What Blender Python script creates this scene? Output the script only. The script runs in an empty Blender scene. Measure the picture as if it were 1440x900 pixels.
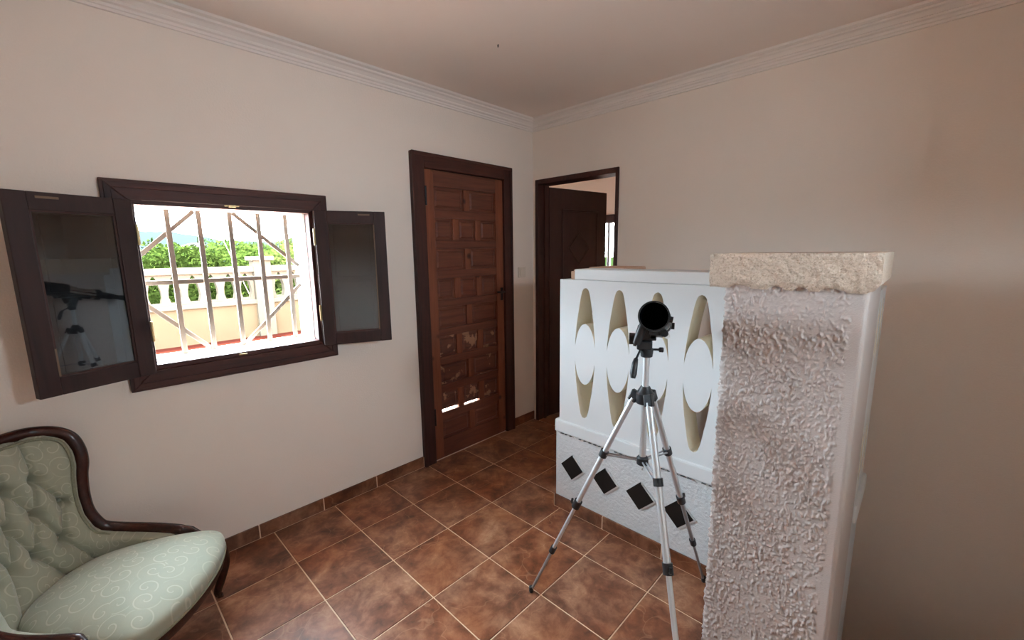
import bpy, bmesh, math, random
from mathutils import Vector, Matrix, noise
random.seed(7)
scene = bpy.context.scene
COL = scene.collection

# ------------------------------------------------------------------ camera
F_PX = 598.563
cam_d = bpy.data.cameras.new('camera')
cam_d.sensor_fit = 'HORIZONTAL'; cam_d.sensor_width = 36.0
cam_d.lens = F_PX / 1440 * 36.0
cam_d.clip_start = 0.02; cam_d.clip_end = 2000
cam = bpy.data.objects.new('camera', cam_d); COL.objects.link(cam)
CAM = Vector((-2.72791, -2.38812, 1.47943))
yaw, pitch, roll = 0.770038, -0.160200, -0.0127303
fw = Vector((math.cos(yaw)*math.cos(pitch), math.sin(yaw)*math.cos(pitch), math.sin(pitch)))
rt = Vector((math.sin(yaw), -math.cos(yaw), 0)); up = rt.cross(fw)
r2 = math.cos(roll)*rt + math.sin(roll)*up; u2 = -math.sin(roll)*rt + math.cos(roll)*up
m = Matrix((r2, u2, -fw)).transposed().to_4x4(); m.translation = CAM
cam.matrix_world = m
scene.camera = cam

# ------------------------------------------------------------------ sky, light, exposure
SKY = 88.0; YB_ = -3.2
world = bpy.data.worlds.new('sky'); scene.world = world; world.use_nodes = True
bg = world.node_tree.nodes['Background']
bg.inputs[0].default_value = (0.70, 0.88, 1.02, 1); bg.inputs[1].default_value = SKY
sun_d = bpy.data.lights.new('sun', 'SUN'); sun_d.energy = 150.0; sun_d.angle = .01; sun_d.color = (1.0, .95, .88)
sun = bpy.data.objects.new('sun', sun_d); COL.objects.link(sun); sun.location = (-2, 4, 9)
sun.rotation_euler = Vector((-.06, -1.0, -4.9)).to_track_quat('-Z', 'Y').to_euler()      # high midday sun, from over the terrace
def portal(name, loc, normal, sx, sz):
    l = bpy.data.lights.new(name, 'AREA'); l.shape = 'RECTANGLE'; l.size = sx; l.size_y = sz
    l.cycles.is_portal = True
    o = bpy.data.objects.new(name, l); COL.objects.link(o); o.location = loc
    o.rotation_euler = Vector(normal).to_track_quat('-Z', 'Z').to_euler()
portal('daylight_portal', (-2.164, 0.20, 1.35), (0, -1, 0), 0.70, 0.70)
portal('daylight_portal', (-1.7, YB_-.08, 1.75), (0, 1, 0), .60, .50)  # at the added fill window in the rear wall
portal('daylight_portal', (3.10, 1.15, 1.46), (-1, 0, 0), .56, .94)
vs = scene.view_settings
vs.view_transform = 'Standard'; vs.look = 'None'; vs.gamma = 1.0; vs.use_curve_mapping = False
vs.exposure = 0.25
scene.cycles.max_bounces = 12; scene.cycles.diffuse_bounces = 8; scene.cycles.glossy_bounces = 4
scene.cycles.transparent_max_bounces = 12
scene.cycles.sample_clamp_indirect = 6.0
scene.cycles.caustics_reflective = False; scene.cycles.caustics_refractive = False
scene.cycles.use_denoising = True

# ------------------------------------------------------------------ materials
def lin(c): return tuple(((v/255)/12.92 if v/255 <= .04045 else ((v/255+.055)/1.055)**2.4) for v in c)
class NT:
    def __init__(s, name):
        s.m = bpy.data.materials.new(name); s.m.use_nodes = True
        s.t = s.m.node_tree; s.b = s.t.nodes['Principled BSDF']; s.out = s.t.nodes['Material Output']
    def n(s, typ, **k):
        nd = s.t.nodes.new(typ)
        for a, v in k.items(): setattr(nd, a, v)
        return nd
    def l(s, a, b): s.t.links.new(a, b)
    def coords(s, kind='Object', scale=(1, 1, 1), rnd=False):
        tc = s.n('ShaderNodeTexCoord'); mp = s.n('ShaderNodeMapping'); mp.inputs['Scale'].default_value = scale
        s.l(tc.outputs[kind], mp.inputs['Vector'])
        if rnd:
            oi = s.n('ShaderNodeObjectInfo'); mu = s.n('ShaderNodeMath', operation='MULTIPLY'); mu.inputs[1].default_value = 37.0
            s.l(oi.outputs['Random'], mu.inputs[0]); cb = s.n('ShaderNodeCombineXYZ')
            for i in range(3): s.l(mu.outputs[0], cb.inputs[i])
            s.l(cb.outputs[0], mp.inputs['Location'])
        return mp.outputs[0]
    def noise(s, vec, scale, detail=4, rough=.55, dist=0):
        nd = s.n('ShaderNodeTexNoise'); nd.inputs['Scale'].default_value = scale; nd.inputs['Detail'].default_value = detail
        nd.inputs['Roughness'].default_value = rough; nd.inputs['Distortion'].default_value = dist
        s.l(vec, nd.inputs['Vector']); return nd.outputs[0]
    def ramp(s, fac, stops):
        r = s.n('ShaderNodeValToRGB'); e = r.color_ramp.elements
        while len(e) < len(stops): e.new(.5)
        for i, (p, c) in enumerate(stops):
            e[i].position = p; e[i].color = (*c, 1) if len(c) == 3 else c
        s.l(fac, r.inputs[0]); return r.outputs[0]
    def mix(s, fac, a, b, mode='MIX'):
        x = s.n('ShaderNodeMix', data_type='RGBA', blend_type=mode)
        for sock, v in ((0, fac), (6, a), (7, b)):
            if isinstance(v, (int, float)): x.inputs[sock].default_value = v
            elif isinstance(v, tuple): x.inputs[sock].default_value = (*v, 1)
            else: s.l(v, x.inputs[sock])
        return x.outputs[2]
    def math(s, op, a, b=0.0, c=None):
        x = s.n('ShaderNodeMath', operation=op)
        for i, v in enumerate((a, b) if c is None else (a, b, c)):
            if isinstance(v, (int, float)): x.inputs[i].default_value = v
            else: s.l(v, x.inputs[i])
        return x.outputs[0]
    def col(s, v):
        if isinstance(v, tuple): s.b.inputs['Base Color'].default_value = (*v, 1)
        else: s.l(v, s.b.inputs['Base Color'])
    def rough(s, v):
        if isinstance(v, (int, float)): s.b.inputs['Roughness'].default_value = v
        else: s.l(v, s.b.inputs['Roughness'])
    def bump(s, h, strength=.3, dist=.01):
        b = s.n('ShaderNodeBump'); b.inputs['Strength'].default_value = strength; b.inputs['Distance'].default_value = dist
        s.l(h, b.inputs['Height']); s.l(b.outputs[0], s.b.inputs['Normal'])
def simple(name, c, r=.5, metal=0, spec=None):
    t = NT(name); t.col(c); t.rough(r); t.b.inputs['Metallic'].default_value = metal
    if spec is not None: t.b.inputs['Specular IOR Level'].default_value = spec
    return t.m
def plaster(name, c, c2, fine=90, bs=.25, bd=.004, r=.85, spec=.25):
    t = NT(name); v = t.coords()
    t.col(t.mix(t.noise(v, 2.2, 3), c, c2)); t.rough(r); t.b.inputs['Specular IOR Level'].default_value = spec
    t.bump(t.noise(v, fine, 5, .6), bs, bd); return t.m
def wood(name, dark, light, axis='Z', r=.4, scale=18, knots=False):
    t = NT(name); sc = {'X': (1, 12, 12), 'Y': (12, 1, 12), 'Z': (12, 12, 1)}[axis]
    v = t.coords(scale=sc, rnd=True)
    n1 = t.noise(v, scale/10, 6, .6, 1.2); n2 = t.noise(v, scale/3, 3, .6)
    f = t.math('MULTIPLY_ADD', n2, .35, t.math('MULTIPLY', n1, .75))
    c = t.ramp(f, [(.35, dark), (.72, light)])
    if knots:
        w = t.coords(rnd=True); vo = t.n('ShaderNodeTexVoronoi'); vo.inputs['Scale'].default_value = 5.0; t.l(w, vo.inputs['Vector'])
        k = t.ramp(vo.outputs['Distance'], [(.05, (1, 1, 1)), (.13, (0, 0, 0))])
        c = t.mix(k, c, tuple(x*.35 for x in dark))
    t.col(c); t.rough(r); t.b.inputs['Specular IOR Level'].default_value = .35; t.bump(f, .12, .002); return t.m

M = {}
M['wall'] = plaster('wall_paint', lin((241, 229, 217)), lin((235, 222, 210)), 120, .30, .004)
M['ceiling'] = plaster('ceiling_paint', lin((241, 227, 217)), lin((235, 220, 209)), 60, .08, .003)
M['cornice'] = plaster('cornice_plaster', lin((240, 231, 223)), lin((234, 224, 216)), 60, .05, .002)
M['white_paint'] = plaster('white_masonry_paint', lin((221, 223, 223)), lin((214, 216, 216)), 14, .06, .006, .55)
M['rough_white'] = plaster('rough_white_masonry', lin((216, 218, 219)), lin((208, 211, 212)), 60, .75, .010, .6)
M['stucco'] = plaster('stucco', lin((196, 184, 178)), lin((189, 176, 169)), 260, .5, .003, .38)
M['reveal'] = plaster('reveal_white', lin((236, 232, 226)), lin((226, 222, 214)), 40, .1, .003, .7)
M['dark_wood'] = wood('dark_stained_wood', lin((38, 18, 14)), lin((66, 32, 24)), 'Z', .55)
M['dark_wood_x'] = wood('dark_stained_wood_across', lin((40, 19, 14)), lin((74, 36, 26)), 'X', .55)
M['sash_wood'] = wood('sash_wood', lin((30, 15, 13)), lin((48, 25, 21)), 'Z', .6)
M['sash_back'] = simple('dark_shutter_board', lin((26, 19, 19)), .75, 0, .15)
M['pine'] = wood('stained_pine_rail', lin((92, 48, 32)), lin((126, 72, 48)), 'Z', .5, 16, True)
M['pine_x'] = wood('stained_pine_across', lin((76, 41, 30)), lin((108, 61, 44)), 'X', .5, 16)
M['plain_door'] = wood('plain_dark_door', lin((46, 24, 20)), lin((60, 33, 27)), 'Z', .45, 14)
M['polished'] = wood('polished_mahogany', lin((38, 17, 13)), lin((58, 28, 20)), 'X', .25)
M['brass'] = simple('dull_brass', lin((150, 128, 92)), .35, 1)
M['worn'] = simple('worn_varnish', lin((104, 82, 62)), .6)
M['black_metal'] = simple('black_iron', (.012, .012, .013), .45, .6)
M['black_plastic'] = simple('black_plastic', (.012, .012, .014), .42)
M['scope_black'] = simple('scope_black', (.006, .006, .007), .5)
M['scope_inside'] = simple('flat_black', (.002, .002, .003), .9, 0, 0)
M['glass_lens'] = simple('coated_lens', (.002, .002, .003), .5, 0, 0)
M['alu'] = simple('anodised_aluminium', (.62, .63, .64), .42, .7)
M['alu_dark'] = simple('grey_aluminium', (.36, .36, .37), .42, .7)
M['chrome'] = simple('chrome', (.75, .75, .75), .18, 1)
M['switch'] = simple('switch_plastic', lin((218, 205, 190)), .4)
M['bar_iron'] = simple('grille_iron', lin((104, 90, 78)), .6, 0)
M['slate'] = NT('dark_tile'); M['slate'].col((.010, .008, .007)); M['slate'].rough(.55); M['slate'].b.inputs['Specular IOR Level'].default_value = .2; M['slate'] = M['slate'].m
M['black_gap'] = simple('shadow_gap', lin((92, 92, 92)), .9)
M['terracotta'] = plaster('hollow_brick', lin((202, 168, 144)), lin((182, 146, 122)), 80, .3, .004)

t = NT('cream_concrete'); v = t.coords()
t.col(t.mix(t.noise(v, 9, 4), lin((238, 232, 216)), lin((228, 221, 204)))); t.rough(.85); t.bump(t.noise(v, 120, 4), .2, .003); M['cream'] = t.m

t = NT('granular_stone'); v = t.coords()
n = t.noise(v, 150, 3, .7); f = t.noise(v, 9, 3)
c = t.ramp(n, [(.30, lin((140, 116, 98))), (.42, lin((200, 178, 158))), (.62, lin((218, 198, 180))), (.75, lin((238, 222, 206)))])
t.col(t.mix(t.math('MULTIPLY', f, .5), c, lin((204, 186, 166)))); t.rough(.9); t.bump(n, .8, .006); M['stone'] = t.m

def tile_mat(name, k=1.0):
    t = NT(name); v = t.coords('Object', rnd=True)
    n1 = t.noise(v, 5.5, 7, .62, .6); n2 = t.noise(v, 16, 6, .65, .4); n3 = t.noise(v, 2.6, 2, .5)
    f = t.math('ADD', t.math('MULTIPLY', n1, .62), t.math('MULTIPLY', n2, .38))
    s = lambda c: tuple(x*k for x in lin(c))
    c1 = t.ramp(f, [(.36, s((72, 46, 34))), (.47, s((104, 68, 50))), (.56, s((132, 94, 72))), (.66, s((160, 124, 98)))])
    c2 = t.ramp(f, [(.36, s((74, 40, 25))), (.48, s((112, 66, 43))), (.58, s((136, 88, 60))), (.68, s((158, 116, 86)))])
    c = t.mix(t.ramp(n3, [(.38, (0, 0, 0)), (.62, (1, 1, 1))]), c1, c2)
    wv = t.n('ShaderNodeTexVoronoi', feature='DISTANCE_TO_EDGE'); wv.inputs['Scale'].default_value = 2.2
    dv = t.n('ShaderNodeVectorMath', operation='ADD'); nn = t.n('ShaderNodeTexNoise'); nn.inputs['Scale'].default_value = 6; t.l(v, nn.inputs['Vector'])
    sm = t.n('ShaderNodeVectorMath', operation='SCALE'); sm.inputs['Scale'].default_value = .35; t.l(nn.outputs['Color'], sm.inputs[0])
    t.l(v, dv.inputs[0]); t.l(sm.outputs[0], dv.inputs[1]); t.l(dv.outputs[0], wv.inputs['Vector'])
    vein = t.ramp(wv.outputs['Distance'], [(.0, (1, 1, 1)), (.008, (0, 0, 0))])
    c = t.mix(t.math('MULTIPLY', vein, t.math('MULTIPLY', n3, .35)), c, s((190, 150, 118)))
    t.col(c); t.rough(t.math('MULTIPLY_ADD', n2, .25, .24)); t.b.inputs['Specular IOR Level'].default_value = .36; t.bump(f, .12, .002); return t.m
M['tile'] = tile_mat('rustic_floor_tile', 1.35)
M['skirting'] = tile_mat('skirting_tile', 1.0)
M['grout'] = plaster('grout', lin((228, 200, 172)), lin((212, 182, 152)), 200, .2, .002)

t = NT('sage_damask'); tc = t.n('ShaderNodeTexCoord')
vo = t.n('ShaderNodeTexVoronoi', voronoi_dimensions='2D'); vo.inputs['Scale'].default_value = 15.0; vo.inputs['Randomness'].default_value = .8
t.l(tc.outputs['UV'], vo.inputs['Vector'])
sc_ = t.n('ShaderNodeVectorMath', operation='SCALE'); sc_.inputs['Scale'].default_value = 1.0; t.l(tc.outputs['UV'], sc_.inputs[0])
sb = t.n('ShaderNodeVectorMath', operation='SUBTRACT'); t.l(tc.outputs['UV'], sb.inputs[0]); t.l(vo.outputs['Position'], sb.inputs[1])
ln = t.n('ShaderNodeVectorMath', operation='LENGTH'); t.l(sb.outputs[0], ln.inputs[0])
sx = t.n('ShaderNodeSeparateXYZ'); t.l(sb.outputs[0], sx.inputs[0])
an = t.math('ARCTAN2', sx.outputs[1], sx.outputs[0])
sepc = t.n('ShaderNodeSeparateColor'); t.l(vo.outputs['Color'], sepc.inputs[0])
sgn = t.math('SIGN', t.math('SUBTRACT', sepc.outputs[0], .5))
ph = t.math('ADD', t.math('MULTIPLY', an, sgn), t.math('MULTIPLY', ln.outputs['Value'], 230.0))
ph = t.math('ADD', ph, t.math('MULTIPLY', sepc.outputs[1], 6.28))
band = t.ramp(t.math('SINE', ph), [(.84, (0, 0, 0)), (.97, (1, 1, 1))])
fade = t.ramp(ln.outputs['Value'], [(.030, (1, 1, 1)), (.050, (.15, .15, .15))])
nz = t.noise(tc.outputs['UV'], 30, 4)
mask = t.math('MULTIPLY', t.math('MULTIPLY', band, fade), .55)
weave = t.noise(tc.outputs['UV'], 900, 1)
base = t.mix(nz, lin((150, 153, 133)), lin((163, 162, 141)))
t.col(t.mix(mask, base, lin((196, 191, 169)))); t.rough(.7); t.b.inputs['Sheen Weight'].default_value = .25
t.bump(t.math('ADD', t.math('MULTIPLY', mask, .6), t.math('MULTIPLY', weave, .3)), .18, .002); M['damask'] = t.m
t = NT('gimp_braid'); v = t.coords()
t.col(t.mix(t.noise(v, 300, 1), lin((150, 150, 126)), lin((106, 104, 84)))); t.rough(.8); t.bump(t.noise(v, 400, 1), .6, .003); M['gimp'] = t.m

def pane_mat(name):
    t = NT(name); tr = t.n('ShaderNodeBsdfTransparent'); tr.inputs[0].default_value = (.93, .95, .95, 1)
    gl = t.n('ShaderNodeBsdfGlossy'); gl.inputs['Roughness'].default_value = .02
    fr = t.n('ShaderNodeFresnel'); fr.inputs['IOR'].default_value = 1.5
    mx = t.n('ShaderNodeMixShader'); t.l(t.math('MULTIPLY', fr.outputs[0], 2.0), mx.inputs[0]); t.l(tr.outputs[0], mx.inputs[1]); t.l(gl.outputs[0], mx.inputs[2])
    t.l(mx.outputs[0], t.out.inputs['Surface']); return t.m
M['pane'] = pane_mat('window_glass')

# exterior
M['terrace'] = plaster('red_terrace_paint', (0.01646, 0.00351, 0.00216), (0.01359, 0.00312, 0.00200), 20, .1, .003, spec=0)
M['paving'] = plaster('pink_bounce_paving', (.86, .62, .52), (.82, .59, .49), 6, .1, .003, spec=0)  # pale so that the added paving bounces pink light indoors
M['ochre'] = plaster('stained_ochre_render', (0.02867, 0.01860, 0.01046), (0.03488, 0.02480, 0.01473), 3, .2, .01, spec=0)
M['cream_ext'] = plaster('cream_render', (0.03422, 0.02738, 0.01985), (0.03012, 0.02327, 0.01643), 5, .1, .005, spec=0)
M['ground'] = plaster('grass_land', (0.00159, 0.00344, 0.00079), (0.00265, 0.00450, 0.00132), 4, .1, .05, spec=0)
M['hill'] = plaster('far_hill', (.0062, .0078, .0080), (.0066, .0084, .0083), .05, .1, .1, spec=0)
M['house_ext'] = plaster('white_house', (0.00794, 0.00737, 0.00680), (0.00680, 0.00624, 0.00567), 2, .1, .01, spec=0)
M['roof_ext'] = simple('roof_tiles', (0.0125, 0.0075, 0.0055), .9)
M['bark'] = simple('bark', (0.0050, 0.0040, 0.0030), .9)
for i, c in enumerate([(0.01080, 0.01620, 0.00302), (0.01440, 0.01944, 0.00374), (0.00684, 0.01152, 0.00317), (0.01656, 0.02016, 0.00504)]):
    t = NT('foliage'); v = t.coords(rnd=True); t.col(t.mix(t.noise(v, 3, 3), c, tuple(x*.6 for x in c))); t.rough(.9); t.b.inputs['Specular IOR Level'].default_value = 0; M['leaf%d' % i] = t.m

# ------------------------------------------------------------------ mesh helpers
class MB:
    def __init__(s): s.v = []; s.f = []; s.uv = None
    def add(s, vs_, fs):
        o = len(s.v); s.v += [tuple(x) for x in vs_]; s.f += [tuple(i+o for i in f) for f in fs]; return s
    def box(s, x0, x1, y0, y1, z0, z1):
        if x0 > x1: x0, x1 = x1, x0
        if y0 > y1: y0, y1 = y1, y0
        if z0 > z1: z0, z1 = z1, z0
        return s.add([(x0,y0,z0),(x1,y0,z0),(x1,y1,z0),(x0,y1,z0),(x0,y0,z1),(x1,y0,z1),(x1,y1,z1),(x0,y1,z1)],
                     [(0,3,2,1),(4,5,6,7),(0,1,5,4),(1,2,6,5),(2,3,7,6),(3,0,4,7)])
    def tube(s, pts, rad, n=10, caps=True, flat=None, upv=None):
        """sweep a circle (or ellipse: flat=(a,b) factors) along pts"""
        pts = [Vector(p) for p in pts]; N = len(pts)
        rad = rad if isinstance(rad, (list, tuple)) else [rad]*N
        u = None; vs_ = []
        for i, p in enumerate(pts):
            d = (pts[min(i+1, N-1)] - pts[max(i-1, 0)]).normalized()
            if u is None:
                a = Vector(upv) if upv else (Vector((0, 0, 1)) if abs(d.z) < .9 else Vector((1, 0, 0)))
                u = (a - d*a.dot(d)).normalized()
            else:
                u = (u - d*u.dot(d)).normalized()
            w = d.cross(u); fa, fb = flat or (1, 1)
            for k in range(n):
                t_ = 2*math.pi*k/n
                vs_.append(p + u*math.cos(t_)*rad[i]*fa + w*math.sin(t_)*rad[i]*fb)
        fs = [(i*n+k, i*n+(k+1) % n, (i+1)*n+(k+1) % n, (i+1)*n+k) for i in range(N-1) for k in range(n)]
        if caps: fs += [tuple(range(n-1, -1, -1)), tuple((N-1)*n+k for k in range(n))]
        return s.add(vs_, fs)
    def lathe(s, prof, org, axis, n=32, close=True):
        """prof: list of (r, t) along axis"""
        a = Vector(axis).normalized(); q = Vector((0, 0, 1)).rotation_difference(a); org = Vector(org)
        vs_ = []
        for r, t_ in prof:
            for k in range(n):
                th = 2*math.pi*k/n
                vs_.append(org + q @ Vector((r*math.cos(th), r*math.sin(th), t_)))
        P = len(prof)
        fs = [(i*n+k, i*n+(k+1) % n, (i+1)*n+(k+1) % n, (i+1)*n+k) for i in range(P-1) for k in range(n)]
        if close: fs += [tuple(range(n-1, -1, -1)), tuple((P-1)*n+k for k in range(n))]
        return s.add(vs_, fs)
    def prism(s, poly, axis, a, b):
        """poly of 2D points extruded along axis letter from a to b"""
        def P(p, h): return {'x': (h, p[0], p[1]), 'y': (p[0], h, p[1]), 'z': (p[0], p[1], h)}[axis]
        n = len(poly)
        return s.add([P(p, a) for p in poly]+[P(p, b) for p in poly],
                     [tuple(range(n-1, -1, -1)), tuple(range(n, 2*n))]+[(i, (i+1) % n, n+(i+1) % n, n+i) for i in range(n)])
    def mesh(s, name, bevel=0, smooth=None, seg=2):
        me = bpy.data.meshes.new(name); me.from_pydata(s.v, [], s.f)
        bm = bmesh.new(); bm.from_mesh(me)
        bmesh.ops.recalc_face_normals(bm, faces=bm.faces)
        if bevel: bmesh.ops.bevel(bm, geom=list(bm.edges), offset=bevel, segments=seg, profile=.5, affect='EDGES', clamp_overlap=True)
        bm.to_mesh(me); bm.free()
        if smooth is not None:
            for p in me.polygons: p.use_smooth = True
            if smooth < 180: me.set_sharp_from_angle(angle=math.radians(smooth))
        return me
    def obj(s, name, mat, parent=None, bevel=0, smooth=None, **tags):
        return put(name, s.mesh(name, bevel, smooth), mat, parent, **tags)
def put(name, me, mat, parent=None, **tags):
    if mat is not None and not me.materials: me.materials.append(M[mat])
    o = bpy.data.objects.new(name, me); COL.objects.link(o)
    if parent is not None: o.parent = parent
    tag(o, **tags); return o
def tag(o, label=None, category=None, group=None, kind=None):
    for k, v_ in (('label', label), ('category', category), ('group', group), ('kind', kind)):
        if v_: o[k] = v_
def empty(name, loc=(0, 0, 0), rz=0, **tags):
    o = bpy.data.objects.new(name, None); COL.objects.link(o); o.location = loc; o.rotation_euler[2] = rz
    o.empty_display_size = .1; tag(o, **tags); return o
bpy_update = lambda: bpy.context.view_layer.update()
def origin(o, p):
    """moves an object's origin to p without moving its mesh"""
    p = Vector(p); o.data.transform(Matrix.Translation(-p)); o.location = p
def smoothline(pts, n=8):
    """Catmull-Rom through points"""
    P = [Vector(p) for p in pts]; out = []
    for i in range(len(P)-1):
        a, b, c, d = P[max(i-1, 0)], P[i], P[i+1], P[min(i+2, len(P)-1)]
        for k in range(n):
            t_ = k/n
            out.append(.5*((2*b)+(c-a)*t_+(2*a-5*b+4*c-d)*t_*t_+(3*b-a-3*c+d)*t_**3))
    out.append(P[-1]); return out
def wall_boxes(mb, axis, p0, p1, a0, a1, z0, z1, holes):
    """wall between planes p0..p1 on axis, running a0..a1 and z0..z1, less rectangular holes (a0,a1,z0,z1)"""
    A = sorted({a0, a1, *[h[0] for h in holes], *[h[1] for h in holes]}); Z = sorted({z0, z1, *[h[2] for h in holes], *[h[3] for h in holes]})
    cell = lambda i, k: not any(h[0] < (A[i]+A[i+1])/2 < h[1] and h[2] < (Z[k]+Z[k+1])/2 < h[3] for h in holes)
    idx = {}
    def V(i, k, s_):
        key = (i, k, s_)
        if key not in idx:
            idx[key] = len(mb.v); p = (p0, p1)[s_]
            mb.v.append((p, A[i], Z[k]) if axis == 'x' else (A[i], p, Z[k]))
        return idx[key]
    nA, nZ = len(A)-1, len(Z)-1
    solid = lambda i, k: 0 <= i < nA and 0 <= k < nZ and cell(i, k)
    for i in range(nA):
        for k in range(nZ):
            if not solid(i, k): continue
            for s_ in (0, 1): mb.f.append((V(i, k, s_), V(i+1, k, s_), V(i+1, k+1, s_), V(i, k+1, s_)))
            for di, dk, e in ((-1, 0, ((i, k), (i, k+1))), (1, 0, ((i+1, k), (i+1, k+1))), (0, -1, ((i, k), (i+1, k))), (0, 1, ((i, k+1), (i+1, k+1)))):
                if not solid(i+di, k+dk):
                    (a, b), (c, d) = e
                    mb.f.append((V(a, b, 0), V(c, d, 0), V(c, d, 1), V(a, b, 1)))
    return mb

# ------------------------------------------------------------------ room shell
CEIL = 2.50; YB = -3.2; XL = -3.7
WX0, WX1, WZ0, WZ1 = -2.511, -1.817, 1.006, 1.694        # window opening
wall_boxes(MB(), 'y', 0.0, .22, XL-.2, .12, -.3, CEIL+.25, [(WX0-.03, WX1+.03, WZ0-.03, WZ1+.03), (-1.09, -.345, 0.0, 2.03)]).obj(
    'wall_window', 'wall', label='off-white plaster wall holding the barred window and the panelled door', category='wall', kind='structure')
wall_boxes(MB(), 'x', 0.0, .12, YB-.2, 0.0, -2.3, CEIL+.25, [(-.795, -.035, 0.0, 2.045)]).obj(
    'wall_doorway', 'wall', label='off-white plaster wall behind the balustrade with the open doorway', category='wall', kind='structure')
wall_boxes(MB(), 'y', YB-.2, YB, XL-.2, .12, -2.3, CEIL+.25, [(-1.88, -1.52, 1.62, 1.88)]).obj(
    'wall_rear', 'wall', label='off-white plaster wall opposite the barred window', category='wall', kind='structure')
MB().box(XL-.2, XL, YB, 0, -.3, CEIL+.25).obj('wall_side', 'wall', label='off-white plaster wall behind the green armchair', category='wall', kind='structure')
MB().box(XL, 0, YB, 0, CEIL, CEIL+.2).obj('ceiling', 'ceiling', label='pinkish white plaster ceiling', category='ceiling', kind='structure')
# cornice, stepped coving profile (d from wall, z)
prof = [(0, 2.418), (.012, 2.418), (.014, 2.428), (.020, 2.430), (.022, 2.440), (.034, 2.444), (.036, 2.452), (.030, 2.456), (.046, 2.470), (.060, 2.474), (.062, 2.482), (.056, 2.485), (.076, 2.490), (.082, 2.499), (0, 2.499)]
def cornice(name, along, label):
    mb = MB(); n = len(prof)
    for end in (0, 1):
        for d, z in prof:
            if along == 'x': mb.v.append((XL if end == 0 else -d, -d, z))
            else: mb.v.append((-d, YB if end == 0 else -d, z))
    mb.f = [(i, (i+1) % n, n+(i+1) % n, n+i) for i in range(n)]+[tuple(range(n)), tuple(range(2*n-1, n-1, -1))]
    mb.obj(name, 'cornice', label=label, category='cornice', kind='structure')
cornice('trim_1', 'x', 'ribbed plaster cornice above the barred window wall')
cornice('trim_2', 'y', 'ribbed plaster cornice above the open doorway wall')

# floor: grout bed with separate tiles, a stairwell behind the balustrade
SW_X, SW_Y = -.87, -.95
fl = MB(); fl.prism([(XL, YB), (SW_X, YB), (SW_X, SW_Y), (0, SW_Y), (0, 0), (XL, 0)], 'z', -.25, -.0025)
floor = fl.obj('floor', 'grout', label='rustic brown square ceramic tiles with pale grout', category='floor', kind='structure')
S = .33; GX, GY = -2.13267, -.00473; g = .0028
tile_cache = {}
def floor_tile(x0, x1, y0, y1):
    w, h = round(x1-x0, 4), round(y1-y0, 4)
    if (w, h) not in tile_cache:
        tile_cache[(w, h)] = MB().box(-w/2, w/2, -h/2, h/2, -.008, 0).mesh('floor_tile', .0012, None, 1)
    o = put('floor_tile', tile_cache[(w, h)], 'tile', floor); o.location = ((x0+x1)/2, (y0+y1)/2, random.uniform(-.0003, .0003))
i0 = math.floor((XL-GX)/S)
for i in range(i0, 8):
    for j in range(0, 15):
        x0, x1 = max(GX+i*S, XL)+g, min(GX+(i+1)*S, 0)-g
        y1, y0 = min(GY-j*S, 0)-g, max(GY-(j+1)*S, YB)+g
        if x1-x0 < .02 or y1-y0 < .02: continue
        if y1 <= SW_Y or y0 >= SW_Y or x1 <= SW_X:
            if y1 <= SW_Y:
                if x0 >= SW_X: continue
                x1 = min(x1, SW_X)
            if x1-x0 > .02: floor_tile(x0, x1, y0, y1)
        else:
            if x0 < SW_X:
                o = MB().prism([(x0, y0), (SW_X, y0), (SW_X, SW_Y), (x1, SW_Y), (x1, y1), (x0, y1)], 'z', -.008, 0).obj('floor_tile', 'tile', floor, .0012); origin(o, ((x0+x1)/2, (y0+y1)/2, 0))
            elif y1-SW_Y > .02: floor_tile(x0, x1, SW_Y, y1)
# stairwell below floor level
MB().box(-.98, SW_X, YB, SW_Y, -2.3, -.25).obj('wall_stairwell', 'wall', label='plaster wall of the stairwell below the balustrade', category='wall', kind='structure')
MB().box(-.98, .0, SW_Y, SW_Y+.12, -2.3, -.25).obj('wall_stairhead', 'wall', label='plaster wall at the head of the stairwell', category='wall', kind='structure')
st = empty('staircase', (-.375, -1.3, 0), label='brown tiled steps going down between balustrade and wall', category='staircase')
for k in range(7):
    y1 = -1.28-.26*k; z = -.2*(k+1)+.02
    s_ = MB().box(-.49, -.001, y1-.258, y1, z-.19, z).obj('step', 'tile', st); s_.location = (.375, 1.3, 0)
MB().box(-1.0, .12, YB-.2, SW_Y+.12, -2.45, -2.3).obj('floor_stairwell', 'grout', label='landing at the foot of the stairs', category='floor', kind='structure')

# skirting tiles
def skirting(name, label, segs, axis, face, out):
    b = empty(name, label=label, category='baseboard', kind='structure')
    for a0, a1 in segs:
        mb = MB(); d = .010
        if axis == 'x': mb.box(a0+.0025, a1-.0025, face, face+out*d, .002, .076)
        else: mb.box(face, face+out*d, a0+.0025, a1-.0025, .002, .076)
        o = mb.obj('skirting_tile', 'skirting', b, .002); origin(o, ((a0+a1)/2, face, 0) if axis == 'x' else (face, (a0+a1)/2, 0))
    jm = MB()
    a, z_ = min(s[0] for s in segs), max(s[1] for s in segs)
    if axis == 'x': jm.box(a, z_, face, face+out*.0092, .0, .072)
    else: jm.box(face, face+out*.0092, a, z_, .0, .072)
    jm.obj('joint_grout', 'grout', b)
xs = [-1.172]+[-1.53-.335*k for k in range(9)]
skirting('baseboard_window', 'brown tile skirting below the barred window', [(max(xs[k+1], XL), xs[k]) for k in range(len(xs)-1) if xs[k] > XL], 'x', 0, -1)
skirting('baseboard_corner', 'brown tile skirting between the two doors', [(-.275, -.001)], 'x', 0, -1)
skirting('baseboard_balustrade', 'brown tile skirting along the white balustrade', [(-1.28, -.953), (-1.61, -1.28), (-1.912, -1.61)], 'y', -.904, -1)

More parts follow.
